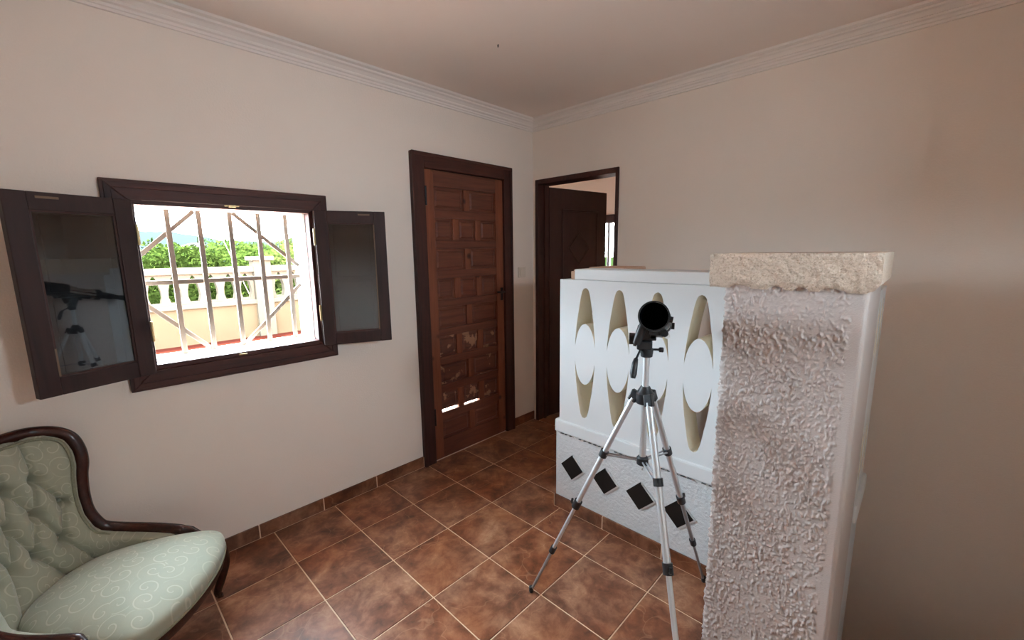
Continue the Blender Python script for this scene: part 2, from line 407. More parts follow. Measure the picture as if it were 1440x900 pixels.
# ------------------------------------------------------------------ window with casements
win = empty('window_1', (-2.164, 0, 1.35), label='square window with dark wood frame and two glazed casements swung open', category='window', kind='structure')
def wpart(mb, name, mat, parent=win, bevel=.003, **k):
    o = mb.obj(name, mat, parent, bevel, **k)
    if parent is win: o.matrix_parent_inverse = Matrix.Translation((2.164, 0, -1.35))
    return o
CX0, CX1, CZ0, CZ1 = -2.607, -1.716, .905, 1.787
def mitred(x0, x1, z0, z1, w, y0, y1, mats, names='casing_board', bev=.003):
    out = []
    for side, poly in (('h', [(x0, z1), (x1, z1), (x1-w, z1-w), (x0+w, z1-w)]), ('h', [(x0, z0), (x1, z0), (x1-w, z0+w), (x0+w, z0+w)]),
                       ('v', [(x0, z0), (x0+w, z0+w), (x0+w, z1-w), (x0, z1)]), ('v', [(x1, z0), (x1-w, z0+w), (x1-w, z1-w), (x1, z1)])):
        out.append((MB().prism(poly, 'y', y0, y1), names, mats[0] if side == 'h' else mats[1]))
    return out
for mb, nm, mt in mitred(CX0, CX1, CZ0, CZ1, .080, -.022, .001, ('dark_wood_x', 'dark_wood')): wpart(mb, nm, mt)
for mb, nm, mt in mitred(CX0+.012, CX1-.012, CZ0+.012, CZ1-.012, .022, -.027, -.020, ('dark_wood_x', 'dark_wood'), 'casing_moulding', .002): wpart(mb, nm, mt, bevel=.002)
# jamb lining with rebate
for mb, nm, mt in mitred(CX0+.076, CX1-.076, CZ0+.081, CZ1-.076, .022, -.014, .045, ('dark_wood_x', 'dark_wood'), 'jamb'): wpart(mb, nm, mt)
for mb, nm, mt in mitred(WX0-.006, WX1+.006, WZ0-.006, WZ1+.006, .007, .040, .050, ('reveal', 'reveal'), 'paint_edge', .001): wpart(mb, nm, mt, bevel=0)
for mb, nm, mt in mitred(WX0-.0295, WX1+.0295, WZ0-.0295, WZ1+.0295, .034, .05, .219, ('reveal', 'reveal'), 'reveal_lining', .001): wpart(mb, nm, mt, bevel=0)
wpart(MB().box(WX0-.06, WX1+.06, .219, .25, WZ0-.06, WZ0-.012), 'outer_sill', 'reveal')
wpart(MB().box(-2.19, -2.13, -.020, -.010, 1.702, 1.712).box(-2.175, -2.145, -.026, -.012, 1.698, 1.709), 'bolt_keeper', 'brass', bevel=.0015)
wpart(MB().box(-2.20, -2.165, -.020, -.012, .992, 1.000), 'bolt_keeper', 'brass', bevel=.0015)

LEAF_W, LZ0, LZ1 = .357, .984, 1.702
def casement(hx, hy, ang, side, label):
    """side +1: leaf runs from hinge along local +x; local -y faces the room"""
    r = empty('casement', (0, 0, 0)); r.parent = win
    r.location = (hx+2.164, hy, -1.35); r.rotation_euler[2] = ang
    r['label'] = label
    W = LEAF_W; H0, H1 = LZ0, LZ1; sw = .060; T = .034
    X = lambda a, b: (a, b) if side > 0 else (-b, -a)
    a, b = X(0, sw); MB().box(a, b, -T, 0, H0, H1).obj('hinge_stile', 'sash_wood', r, .003)
    a, b = X(W-sw, W); MB().box(a, b, -T, 0, H0, H1).obj('lock_stile', 'sash_wood', r, .003)
    a, b = X(sw, W-sw)
    MB().box(a, b, -T+.001, -.001, H1-.062, H1).obj('top_rail', 'sash_wood', r, .003)
    MB().box(a, b, -T+.001, -.001, H0, H0+.066).obj('bottom_rail', 'sash_wood', r, .003)
    a, b = X(sw-.004, W-sw+.004); MB().box(a, b, -.009, -.002, H0+.06, H1-.058).obj('back_panel', 'sash_back', r)
    zs = [H0+.075, (H0+H1)/2-.01, (H0+H1)/2+.01, H1-.075]
    for k in (0, 2):
        a, b = X(sw+.025, W-sw-.025); MB().box(a, b, -.014, -.008, zs[k], zs[k+1]).obj('raised_field', 'sash_back', r, .004)
    a, b = X(sw-.003, W-sw+.003); MB().box(a, b, -.0245, -.0215, H0+.063, H1-.059).obj('glass_pane', 'pane', r)
    # thin glazing bead, pale where the varnish has gone
    for q in ((sw, sw+.006, H0+.066, H1-.062), (W-sw-.006, W-sw, H0+.066, H1-.062), (sw, W-sw, H0+.066, H0+.072), (sw, W-sw, H1-.068, H1-.062)):
        a, b = X(q[0], q[1]); MB().box(a, b, -.0295, -.0245, q[2], q[3]).obj('glazing_bead', 'dark_wood', r)
    a, b = X(W-sw-.006, W-sw); MB().box(a, b, -.0300, -.0290, H0+.068, H0+.17 if side < 0 else H1-.07).obj('worn_bead', 'worn', r)
    for z in (1.165, 1.565):
        a = -.004 if side > 0 else .004
        MB().tube([(a, -.036, z-.042), (a, -.036, z+.042)], .0055, 8).obj('hinge_knuckle', 'brass', r)
    a, b = X(W-.14, W-.08); MB().box(a, b, -T-.004, -T, H1-.022, H1-.014).obj('bolt_plate', 'worn', r, .001)
    return r
aL = math.radians(20.8); aR = math.atan2(-.147, .335)
casement(-2.532, -.042, aL, -1, 'casement reflecting the balustrade, over the green armchair')
casement(-1.797, -.042, aR, 1, 'casement swung toward the panelled door')

# ------------------------------------------------------------------ window grille
gr = empty('window_grille', (-2.164, .15, 1.0), label='brown iron security grille of bars and diagonal braces outside the window', category='grille')
def gpart(mb, name):
    o = mb.obj(name, 'bar_iron', gr, .001); o.matrix_parent_inverse = Matrix.Translation((2.164, -.15, -1.0))
for x in (-2.385, -2.265, -2.137, -2.010, -1.878): gpart(MB().box(x-.010, x+.010, .143, .157, WZ0+.005, WZ1-.006), 'vertical_bar')
gpart(MB().box(WX0+.006, WX1-.006, .157, .166, 1.345, 1.366), 'cross_bar')
for (xa, za, xb, zb) in ((-2.506, 1.475, -2.28, 1.687), (-2.12, 1.687, -1.823, 1.414), (-2.506, 1.264, -2.272, 1.013), (-2.125, 1.013, -1.823, 1.311)):
    d = Vector((xb-xa, 0, zb-za)).normalized(); nrm = Vector((-d.z, 0, d.x))*.0095
    a, b = Vector((xa, 0, za)), Vector((xb, 0, zb))
    gpart(MB().prism([((a+nrm).x, (a+nrm).z), ((b+nrm).x, (b+nrm).z), ((b-nrm).x, (b-nrm).z), ((a-nrm).x, (a-nrm).z)], 'y', .158, .166), 'diagonal_brace')

# ------------------------------------------------------------------ panelled door (window wall)
d1 = empty('door_1', label='reddish brown rustic wooden door with nine rows of small panels', category='door', kind='structure')
for mb, nm, mt in ((MB().box(-1.172, -1.078, -.028, .03, 0.001, 2.106), 'casing_post', 'dark_wood'), (MB().box(-.362, -.275, -.028, .03, 0.001, 2.106), 'casing_post', 'dark_wood'),
                   (MB().box(-1.078, -.362, -.028, .03, 2.014, 2.106), 'casing_head', 'dark_wood_x')):
    mb.obj(nm, mt, d1, .004)
for x0, x1, z0, z1, mt in ((-1.1725, -1.150, 0.002, 2.107, 'dark_wood'), (-.297, -.2745, 0.002, 2.107, 'dark_wood')):
    MB().box(x0, x1, -.034, -.026, z0, z1).obj('casing_moulding', mt, d1, .003)
MB().box(-1.150, -.297, -.034, -.026, 2.085, 2.107).obj('casing_moulding', 'dark_wood_x', d1, .003)
MB().box(-1.089, -.346, .030, .060, 1.985, 2.029).obj('head_stop', 'dark_wood_x', d1)
MB().box(-1.089, -1.050, .030, .060, .016, 1.985).obj('side_stop', 'dark_wood', d1)
MB().box(-.388, -.346, .030, .060, .016, 1.985).obj('side_stop', 'dark_wood', d1)
MB().box(-1.089, -.346, .005, .150, .0, .016).obj('threshold', 'tile', d1)
leaf = empty('door_leaf', (0, 0, 0)); leaf.parent = d1
PX0, PX1 = -1.000, -.440
MB().box(-1.074, PX0, -.012, .028, .012, 2.010).obj('stile', 'pine', leaf, .003)
MB().box(PX1, -.366, -.012, .028, .012, 2.010).obj('stile', 'pine', leaf, .003)
ph_, pr_ = .146, .056; zt = 1.907
MB().box(PX0, PX1, -.011, .027, zt, 2.010).obj('rail', 'pine_x', leaf, .003)
MB().box(PX0, PX1, -.011, .027, .012, .145).obj('rail', 'pine_x', leaf, .003)
t = NT('worn_panel'); v = t.coords(scale=(1, 1, 1), rnd=True); w_ = t.coords(scale=(3, 12, 12), rnd=True)
wn = t.noise(w_, 1.8, 6, .6, 1.2); cb = t.ramp(wn, [(.35, lin((72, 38, 28))), (.7, lin((104, 57, 40)))])
chips = t.ramp(t.noise(v, 13, 4, .6), [(.585, (0, 0, 0)), (.615, (1, 1, 1))])
t.col(t.mix(t.math('MULTIPLY', chips, .5), cb, lin((186, 146, 112)))); t.rough(.42); M['worn_panel'] = t.m
def door_panel(x0, x1, z0, z1, mat, slit=None):
    r = MB(); zb = z0 + (slit or 0); d = .022; b = .016
    # bevelled raised field
    outer = [(x0, .004, zb), (x1, .004, zb), (x1, .004, z1), (x0, .004, z1)]
    mid = [(x0+b, .004, zb+b*(0.3 if slit else 1)), (x1-b, .004, zb+b*(0.3 if slit else 1)), (x1-b, .004, z1-b), (x0+b, .004, z1-b)]
    inn = [(x0+b+.010, -.003, zb+b+.010), (x1-b-.010, -.003, zb+b+.010), (x1-b-.010, -.003, z1-b-.010), (x0+b+.010, -.003, z1-b-.010)]
    back = [(p[0], .016, p[2]) for p in outer]
    r.v = outer+mid+inn+back
    for k in range(4):
        j = (k+1) % 4
        r.f += [(k, j, 4+j, 4+k), (4+k, 4+j, 8+j, 8+k), (12+k, 12+j, j, k)]
    r.f += [(8, 9, 10, 11), (15, 14, 13, 12)]
    o = r.obj('panel', mat, leaf); origin(o, ((x0+x1)/2, 0, (z0+z1)/2))
for row in range(9):
    z1 = zt-row*(ph_+pr_); z0 = z1-ph_
    if row: MB().box(PX0, PX1, -.010, .026, z1, z1+pr_).obj('rail', 'pine_x', leaf, .004)
    n = 2 if row % 2 == 0 else 3; mw = .052; pw = (PX1-PX0-(n-1)*mw)/n
    for k in range(n):
        x0 = PX0+k*(pw+mw)
        door_panel(x0, x0+pw, z0, z1, 'worn_panel' if row in (5, 6, 7) else 'pine_x', {(7, 0): .016, (7, 1): .010}.get((row, k)))
        if k: MB().box(x0-mw, x0, -.009, .025, z0, z1).obj('muntin', 'pine', leaf, .004)
hd = MB().tube([(-.392, -.012, 1.168), (-.392, -.045, 1.168), (-.400, -.052, 1.168), (-.470, -.052, 1.172)], .008, 8).obj('lever_handle', 'black_metal', leaf, smooth=40)
MB().box(-.405, -.378, -.018, -.012, 1.10, 1.20).obj('handle_plate', 'black_metal', leaf, .003)
MB().tube([(-1.077, -.030, 1.78), (-1.077, -.030, 1.90)], .007, 8).obj('hinge', 'black_metal', leaf)
MB().tube([(-1.077, -.030, .28), (-1.077, -.030, .40)], .007, 8).obj('hinge', 'black_metal', leaf)
# ------------------------------------------------------------------ open dark door to the next room
d2 = empty('door_2', label='plain dark door with diamond moulding standing open into the next room', category='door', kind='structure')
MB().box(-.012, .132, -.066, -.034, .001, 2.046).obj('jamb_post', 'dark_wood', d2, .003)
MB().box(-.012, .132, -.796, -.772, .001, 2.046).obj('jamb_post', 'dark_wood', d2, .003)
MB().box(-.012, .132, -.772, -.066, 2.008, 2.046).obj('jamb_head', 'dark_wood_x', d2, .003)
MB().box(.06, .085, -.08, -.066, .001, 2.008).obj('door_stop', 'dark_wood', d2, .002)
MB().box(0, .13, -.772, -.066, -.01, .005).obj('threshold', 'tile', d2)
lf = empty('door_leaf', (.128, -.074, 0), math.atan2(-.115, .66)); lf.parent = d2
LW = .70
MB().box(0, LW, 0, .038, .010, 2.000).obj('leaf_slab', 'plain_door', lf, .003)
def frame_moulding(x0, x1, z0, z1, w=.016):
    for q in ((x0, x1, z1-w, z1), (x0, x1, z0, z0+w), (x0, x0+w, z0+w, z1-w), (x1-w, x1, z0+w, z1-w)):
        MB().box(q[0], q[1], -.010, .001, q[2], q[3]).obj('moulding', 'plain_door', lf, .004)
frame_moulding(.14, .58, 1.00, 1.83); frame_moulding(.14, .58, .18, .86)
for cz in (1.50,):
    cxd, a, b, w = .35, .135, .150, .017
    pts = [(cxd, cz+b), (cxd+a, cz), (cxd, cz-b), (cxd-a, cz)]; k_ = 1-w/min(a, b)*1.15
    inn = [(cxd+(p[0]-cxd)*k_, cz+(p[1]-cz)*k_) for p in pts]
    for i in range(4):
        j = (i+1) % 4; MB().prism([pts[i], pts[j], inn[j], inn[i]], 'y', -.011, .001).obj('diamond_moulding', 'plain_door', lf, .003)
MB().lathe([(.024, 0), (.024, .006), (.010, .012), (.010, .03), (.022, .036), (.025, .05), (.015, .06), (.001, .062)], (LW-.06, 0, 1.02), (0, -1, 0), 20).obj('door_knob', 'brass', lf, smooth=40)

# ------------------------------------------------------------------ next room
MB().box(.12, 3.4, -1.6, 3.0, -.05, 0).obj('floor_next_room', 'tile', label='brown tiled floor of the next room', category='floor', kind='structure')
MB().box(.12, 3.4, -1.6, 3.0, 2.56, 2.7).obj('ceiling_next_room', 'ceiling', label='white ceiling of the next room', category='ceiling', kind='structure')
MB().box(.12, 3.4, -1.7, -1.6, -.05, 2.7).obj('wall_next_room_near', 'wall', label='plaster side wall of the next room beside the balustrade', category='wall', kind='structure')
MB().box(.12, 3.4, 3.0, 3.1, -.05, 2.7).obj('wall_next_room_side', 'wall', label='plaster side wall of the next room', category='wall', kind='structure')
MB().box(.02, .12, .22, 3.0, -.05, 2.7).obj('wall_next_room_terrace', 'wall', label='plaster wall of the next room toward the terrace', category='wall', kind='structure')
wall_boxes(MB(), 'x', 3.0, 3.15, -1.6, 3.0, -.05, 2.7, [(.88, 1.42, 1.0, 1.92)]).obj('wall_next_room_far', 'wall', label='pinkish plaster wall glimpsed through the open doorway', category='wall', kind='structure')
w2 = empty('window_2', label='dark framed window glimpsed past the open dark door', category='window', kind='structure')
for q in ((.80, .92, .92, 2.0), (1.38, 1.50, .92, 2.0)): MB().box(2.97, 3.06, q[0], q[1], q[2], q[3]).obj('frame_post', 'dark_wood', w2, .004)
for q in ((.92, 1.38, 1.88, 2.0), (.92, 1.38, .92, 1.04)): MB().box(2.97, 3.06, q[0], q[1], q[2], q[3]).obj('frame_rail', 'dark_wood', w2, .004)
MB().box(2.98, 3.04, 1.085, 1.115, 1.04, 1.88).obj('mullion', 'dark_wood', w2, .004)
for k in range(4): MB().box(3.10, 3.115, .95+k*.12, .964+k*.12, 1.0, 1.92).obj('bar', 'bar_iron', w2)
w3 = empty('fill_window', label='small wooden window in the wall opposite the barred window', category='window', kind='structure')  # unseen window added behind the camera to raise the room's fill light
for q in ((-1.99, -1.91), (-1.49, -1.41)): MB().box(q[0], q[1], YB-.04, YB+.02, 1.51, 1.99).obj('frame_post', 'dark_wood', w3, .004)
for q in ((1.51, 1.59), (1.91, 1.99)): MB().box(-1.91, -1.49, YB-.04, YB+.02, q[0], q[1]).obj('frame_rail', 'dark_wood_x', w3, .004)
# ------------------------------------------------------------------ light switch, ceiling hook
ls = empty('light_switch', (-.147, 0, 1.307), label='small beige light switch plate between the two doors', category='switch')
MB().box(-.042, .042, -.009, 0, -.042, .042).obj('switch_plate', 'switch', ls, .003)
MB().box(-.026, .026, -.013, -.008, -.030, .030).obj('rocker', 'switch', ls, .002)
hk = MB().tube([(-1.10, -.737, CEIL), (-1.10, -.737, CEIL-.010), (-1.106, -.742, CEIL-.016), (-1.112, -.747, CEIL-.010)], .0025, 6).obj('ceiling_hook', 'black_metal', label='tiny dark hook screwed into the ceiling', category='hook')

# ------------------------------------------------------------------ balustrade
def hole_loop(cy, cz, sgn, k=1.0):
    """upper (sgn 1) or lower (-1) petal opening of a block, (y,z) points"""
    out = [(.04, .061), (.07, .0602), (.10, .0580), (.13, .0555), (.16, .0520), (.19, .0478), (.22, .0430), (.247, .0382), (.275, .0335), (.30, .0288), (.32, .0240), (.335, .0190), (.345, .0122), (.350, .0)]
    L = [(-w, t_) for t_, w in out]+[(w, t_) for t_, w in reversed(out[:-1])]
    a, b = .0629, .163
    th0 = math.acos(.061/a)
    arc = [(a*math.cos(th), b*math.sin(th)) for th in [th0+(math.pi-2*th0)*i/16 for i in range(17)]][1:-1]
    L += arc
    return [(cy+p[0]*k, cz+sgn*p[1]*k) for p in L]
def lattice(x0, x1, y0, y1, z0, z1, centres, cz, k=1.0, horiz='y'):
    bm = bmesh.new(); edges = []
    def loop(pts):
        vs_ = [bm.verts.new((x0, p[0], p[1])) for p in pts]
        edges.extend(bm.edges.new((vs_[i], vs_[(i+1) % len(vs_)])) for i in range(len(vs_)))
    loop([(y0, z0), (y1, z0), (y1, z1), (y0, z1)])
    for cy in centres:
        for s_ in (1, -1): loop(hole_loop(cy, cz, s_, k))
    bmesh.ops.triangle_fill(bm, use_beauty=True, use_dissolve=False, edges=edges)
    fs = list(bm.faces)
    ret = bmesh.ops.extrude_face_region(bm, geom=fs)
    bmesh.ops.translate(bm, verts=[e for e in ret['geom'] if isinstance(e, bmesh.types.BMVert)], vec=(x1-x0, 0, 0))
    bmesh.ops.recalc_face_normals(bm, faces=bm.faces)
    me = bpy.data.meshes.new('lattice_panel'); bm.to_mesh(me); bm.free()
    me.materials.append(M['white_paint']); me.materials.append(M['cream'])
    xf = min(x0, x1)
    for p in me.polygons:
        if abs(p.normal.x) < .5 and not (abs(abs(p.normal.y)-1) < 1e-4 and (abs(p.center.y-y0) < 1e-4 or abs(p.center.y-y1) < 1e-4)) and z0+1e-3 < p.center.z < z1-1e-3: p.material_index = 1
        p.use_smooth = True
    me.set_sharp_from_angle(angle=math.radians(30))
    return me
BX = -.904; BT = .13
bal = empty('balustrade', (BX, -1.4, 0), label='white painted balustrade of openwork petal blocks with four dark diamond tiles', category='balustrade')
def bp(o, root=bal):
    o.matrix_parent_inverse = Matrix.Translation(-root.location); return o
bp(put('lattice_panel', lattice(BX, BX+BT, -1.912, -.984, .535, 1.328, [-1.147-.1935*k for k in range(4)], .939), None, bal))
bp(MB().box(BX-.012, BX+BT, -1.912, -.957, .466, .540).obj('ledge', 'white_paint', bal, .009))
bp(MB().box(BX, BX+BT, -1.912, -.960, -.24, .468).obj('base', 'rough_white', bal, .004))
bp(MB().box(BX+.004, -.735, -1.862, -1.072, 1.3285, 1.384).obj('cap_block', 'white_paint', bal, .006))
bp(MB().box(BX+.02, -.80, -1.072, -1.040, 1.3285, 1.372).box(BX+.028, -.81, -1.0715, -1.05, 1.3385, 1.380).obj('broken_brick', 'terracotta', bal, .003))
bp(MB().box(-.735, -.50, -1.27, -1.05, 1.33, 1.388).obj('return_cap', 'terracotta', bal, .005))
bp(MB().box(BX+BT, -.50, -1.25, -1.075, .0, 1.33).obj('return_wall', 'cream', bal, .004))
for k in range(29):
    if k % 7 == 3: continue
    y = -1.0-k*.031; ln_ = random.uniform(.010, .020)
    bp(MB().box(BX-.0135, BX-.002, y-ln_, y, .4635, .4668).obj('ledge_gap', 'black_gap', bal))
for cy, cz, s_ in ((-1.077, .281, .073), (-1.287, .281, .073), (-1.486, .279, .073), (-1.679, .271, .071)):
    q = [(cy, cz+s_), (cy-s_, cz), (cy, cz-s_), (cy+s_, cz)]
    tl = bp(MB().prism(q, 'x', BX-.009, BX-.002).obj('diamond_tile', 'slate', bal, .001, label='dark glazed diamond tile'))
    off = .007
    e = MB().prism([(p[0]-off*1.2, p[1]-off*.35) for p in q], 'x', BX-.0065, BX).obj('mortar_edge', 'white_paint', tl, .001)

# the second run, turning off behind the pillar
me2 = lattice(-2.284, -2.155, -.830, -.500, .535, 1.328, [-.735, -.5965], .939, 1.0)
for v_ in me2.vertices: v_.co = (v_.co.y, v_.co.x, v_.co.z)
me2.flip_normals(); me2.update()
bp(put('lattice_panel', me2, None, bal))
bp(MB().box(-.830, -.497, -2.298, -2.150, .466, .540).obj('ledge', 'white_paint', bal, .009))
bp(MB().box(-.830, -.500, -2.284, -2.155, -.24, .468).obj('base', 'rough_white', bal, .004))
MB().box(SW_X, -.500, -2.284, -2.155, -2.3, -.245).obj('wall_stair_pier', 'wall', label='plaster pier below the end of the balustrade', category='wall', kind='structure')
# pillar
pil = empty('stucco_pillar', (-1.026, -2.10, 0), label='square pillar with rough white stucco and a broken stone capital', category='pillar')
PXF, PXB, PYL, PYR = -1.220, -.832, -1.914, -2.286
def perim():
    c = .014; pts = []
    def seg(a, b, n): pts.extend(((a[0]+(b[0]-a[0])*i/n, a[1]+(b[1]-a[1])*i/n) for i in range(n)))
    def arc(cx_, cy_, a0, a1, n=5): pts.extend((cx_+c*math.cos(a0+(a1-a0)*i/n), cy_+c*math.sin(a0+(a1-a0)*i/n)) for i in range(n))
    seg((PXB, PYL), (PXF+c, PYL), 60); arc(PXF+c, PYL-c, math.pi/2, math.pi)
    seg((PXF, PYL-c), (PXF, PYR+c), 165); arc(PXF+c, PYR+c, math.pi, 1.5*math.pi)
    seg((PXF+c, PYR), (PXB, PYR), 40); seg((PXB, PYR), (PXB, PYL), 8)
    return pts
pp = perim(); nP = len(pp)
def stucco_h(y, x, z):
    p = Vector((x*1.0, y*1.30, z*.85))
    w = noise.noise(p*40)*.6+noise.noise(p*15)*.6
    a = noise.noise(p*125+Vector((w, w, w))); b = noise.noise(p*74+Vector((7, 3, 9)))
    h = max(0, a-.08)*1.6+max(0, b-.12)*1.8
    h *= .55+.75*max(0, min(1, .55+noise.noise(p*5)*1.2))
    return min(h, 1.0)
mb = MB(); ZN = 400; z0, z1 = -1.25, 1.345
zl = [-.24]+[-.1+(1.465)*i/520 for i in range(521)]
for z in zl:
    for k, (x, y) in enumerate(pp):
        x_, y_ = x, y
        if z > -.11:
            fr = 0
            if x < PXF+.02:                                      # front with smooth right margin
                fr = max(0, min(1, (y-(PYR+.030))/.012+.3*noise.noise(Vector((0, y*20, z*12)))))
            elif y > PYL-.02: fr = .7
            if fr > 0:
                h = stucco_h(y, x, z)*.0058*fr
                if x < PXF+.014: x_ -= h
                if y > PYL-.014: y_ += h*.8
        mb.v.append((x_, y_, z))
nz = len(zl)
mb.f = [(i*nP+k, i*nP+(k+1) % nP, (i+1)*nP+(k+1) % nP, (i+1)*nP+k) for i in range(nz-1) for k in range(nP)]+[tuple(range(nP)), tuple((nz-1)*nP+k for k in range(nP))]
bp(mb.obj('shaft', 'stucco', pil, smooth=60), pil)
# capital: rough slab with ragged lower lip
mb = MB(); ny, nz_ = 110, 26; CXF, CXB, CYL, CYR = -1.238, -.815, -1.868, -2.307
def cap_pt(u, w):
    y = CYL+(CYR-CYL)*u; z = 1.463-(1.463-1.352)*w
    sc = .5+.5*math.sin(u*34+1.2*math.sin(u*11)); lip = .011*(w**6)*(sc if sc > .35 else 0)*(1 if .12 < u < .97 else .2)
    z += lip
    ch = max(0, (u-.955)/.045); z = max(z, 1.352+ch*.026)
    x = CXF+.004*noise.noise(Vector((3, y*26, z*26)))+.004*noise.noise(Vector((9, y*70, z*70)))+.010*(w**8)
    if w < .04: x += .003
    return (x, y+.002*noise.noise(Vector((z*40, 4, 2))), z)
for k in range(nz_+1):
    for i in range(ny+1): mb.v.append(cap_pt(i/ny, k/nz_))
N1 = ny+1
mb.f = [(k*N1+i, k*N1+i+1, (k+1)*N1+i+1, (k+1)*N1+i) for k in range(nz_) for i in range(ny)]
ring = [(0*N1+i) for i in range(N1)]+[k*N1+ny for k in range(1, nz_+1)]+[nz_*N1+i for i in range(ny-1, -1, -1)]+[k*N1 for k in range(nz_-1, 0, -1)]
o_ = len(mb.v); mb.v += [(CXB, mb.v[i][1], mb.v[i][2]) for i in ring]; R_ = len(ring)
mb.f += [(ring[i], ring[(i+1) % R_], o_+(i+1) % R_, o_+i) for i in range(R_)]+[tuple(o_+i for i in range(R_))]
bp(mb.obj('capital', 'stone', pil, smooth=50), pil)

# ------------------------------------------------------------------ tripod
TC = Vector((-1.355, -1.713, 0))
tri = empty('tripod', TC, label='silver aluminium camera tripod with black joints in front of the balustrade', category='tripod')
def tp(mb, name, mat, parent=tri, bevel=0, smooth=None, **k): return mb.obj(name, mat, parent, bevel, smooth, **k)
tp(MB().tube([(0, 0, .700), (0, 0, 1.112)], .0115, 16), 'centre_column', 'alu', smooth=40)
tp(MB().lathe([(.020, .935), (.030, .938), (.032, .950), (.032, .975), (.026, .982), (.018, .996), (.016, 1.000)], (0, 0, 0), (0, 0, 1), 24), 'hub', 'black_plastic', smooth=40)
tp(MB().lathe([(.014, .700), (.021, .705), (.021, .728), (.015, .735)], (0, 0, 0), (0, 0, 1), 20), 'spreader_hub', 'black_plastic', smooth=40)
tp(MB().tube([(0, 0, .702), (.006, 0, .690), (0, 0, .680), (-.006, 0, .690), (0, 0, .701)], .0018, 6), 'hook', 'chrome')
R0 = Vector((-1.49, -1.284, 0))-TC
for k in range(3):
    F = Matrix.Rotation(k*2*math.pi/3, 3, 'Z') @ R0; u = F.normalized(); A = u*.036+Vector((0, 0, .962)); B = F+Vector((0, 0, .008))
    side = u.cross(Vector((0, 0, 1))); P = lambda t_: A+(B-A)*t_
    d = (B-A).normalized()
    lg = empty('leg', (0, 0, 0)); lg.parent = tri
    def at(t0, t1, r, nm, mat, n=14, flat=None): return MB().tube([P(t0), P(t1)], r, n, True, flat, upv=side).obj(nm, mat, lg, smooth=40)
    MB().box(-.011, .011, -.016, .016, -.024, .018).obj('knuckle', 'black_plastic', lg, .004).matrix_local = Matrix.Translation(A) @ Vector((0, 0, -1)).rotation_difference(d).to_matrix().to_4x4()
    at(.01, .508, .0125, 'upper_tube', 'alu', 14, (1.0, .82)); at(.50, .756, .0092, 'middle_tube', 'alu_dark' if k == 2 else 'alu', 14, (1, .82)); at(.75, .985, .0060, 'lower_tube', 'alu_dark', 12)
    at(.492, .525, .0165, 'collar', 'black_plastic'); at(.742, .770, .0130, 'collar', 'black_plastic'); at(.247, .272, .0165, 'brace_collar', 'black_plastic')
    lv = P(.512)+u*.018; MB().tube([P(.515)+u*.012, P(.505)+u*.024, P(.490)+u*.026], .005, 8).obj('lever', 'black_plastic', lg)
    MB().lathe([(.005, .030), (.0095, .026), (.010, .008), (.008, .0), ], (F.x, F.y, 0), (0, 0, 1), 14).obj('rubber_foot', 'black_plastic', lg, smooth=40)
    bp_ = P(.26); hub = u*.018+Vector((0, 0, .718))
    for s_ in (-1, 1): MB().tube([hub+side*.006*s_, bp_+side*.009*s_-u*.010], .0032, 8).obj('brace', 'alu_dark', lg)
# pan head
CAMX = (CAM-TC-Vector((0, 0, 1.2))); CAMX.z = 0; CAMX.normalize()      # toward the viewer
LEFT = Vector((0, 0, 1)).cross(CAMX); LEFT = -LEFT if LEFT.dot(-r2) < 0 else LEFT
def orient(o, x, y, z, loc):
    o.matrix_local = Matrix((x, y, z)).transposed().to_4x4(); o.matrix_local.translation = loc
    m_ = Matrix((x, y, z)).transposed().to_4x4(); m_.translation = loc; o.matrix_local = m_
Z3 = Vector((0, 0, 1))
hd = empty('pan_head', (0, 0, 0)); hd.parent = tri
MB().lathe([(.014, 1.106), (.020, 1.109), (.022, 1.125), (.022, 1.137), (.018, 1.141)], (0, 0, 0), (0, 0, 1), 20).obj('pan_base', 'black_plastic', hd, smooth=40)
o = MB().box(-.018, .034, -.020, .020, 1.134, 1.168).obj('tilt_block', 'black_plastic', hd, .005); orient(o, LEFT, CAMX, Z3, Vector((0, 0, 0)))
o = MB().box(-.030, .030, -.022, .022, 1.170, 1.180).obj('quick_plate', 'black_plastic', hd, .003); orient(o, LEFT, CAMX, Z3, Vector((0, 0, 0)))
a = LEFT*.018+Vector((0, 0, 1.14)); b = LEFT*.034+CAMX*.06+Vector((0, 0, 1.110))
MB().tube([a, b], .004, 8).obj('handle_rod', 'black_plastic', hd)
dv = (b-a).normalized(); MB().tube([b-dv*.006, b, b+dv*.012+Vector((0, 0, -.008)), b+dv*.026+Vector((0, 0, -.034)), b+dv*.030+Vector((0, 0, -.046))], [.005, .008, .0105, .0115, .008], 12).obj('handle_grip', 'black_plastic', hd, smooth=60)
a = -LEFT*.014+Vector((0, 0, 1.135)); MB().tube([a, a-LEFT*.024, a-LEFT*.028, a-LEFT*.040, a-LEFT*.042], [.004, .004, .009, .009, .006], 10).obj('side_knob', 'black_plastic', hd, smooth=40)
a = LEFT*.020+Vector((0, 0, 1.156)); MB().tube([a, a+LEFT*.014, a+LEFT*.016, a+LEFT*.026], [.006, .006, .014, .013], 12).obj('tilt_knob', 'black_plastic', hd, smooth=40)

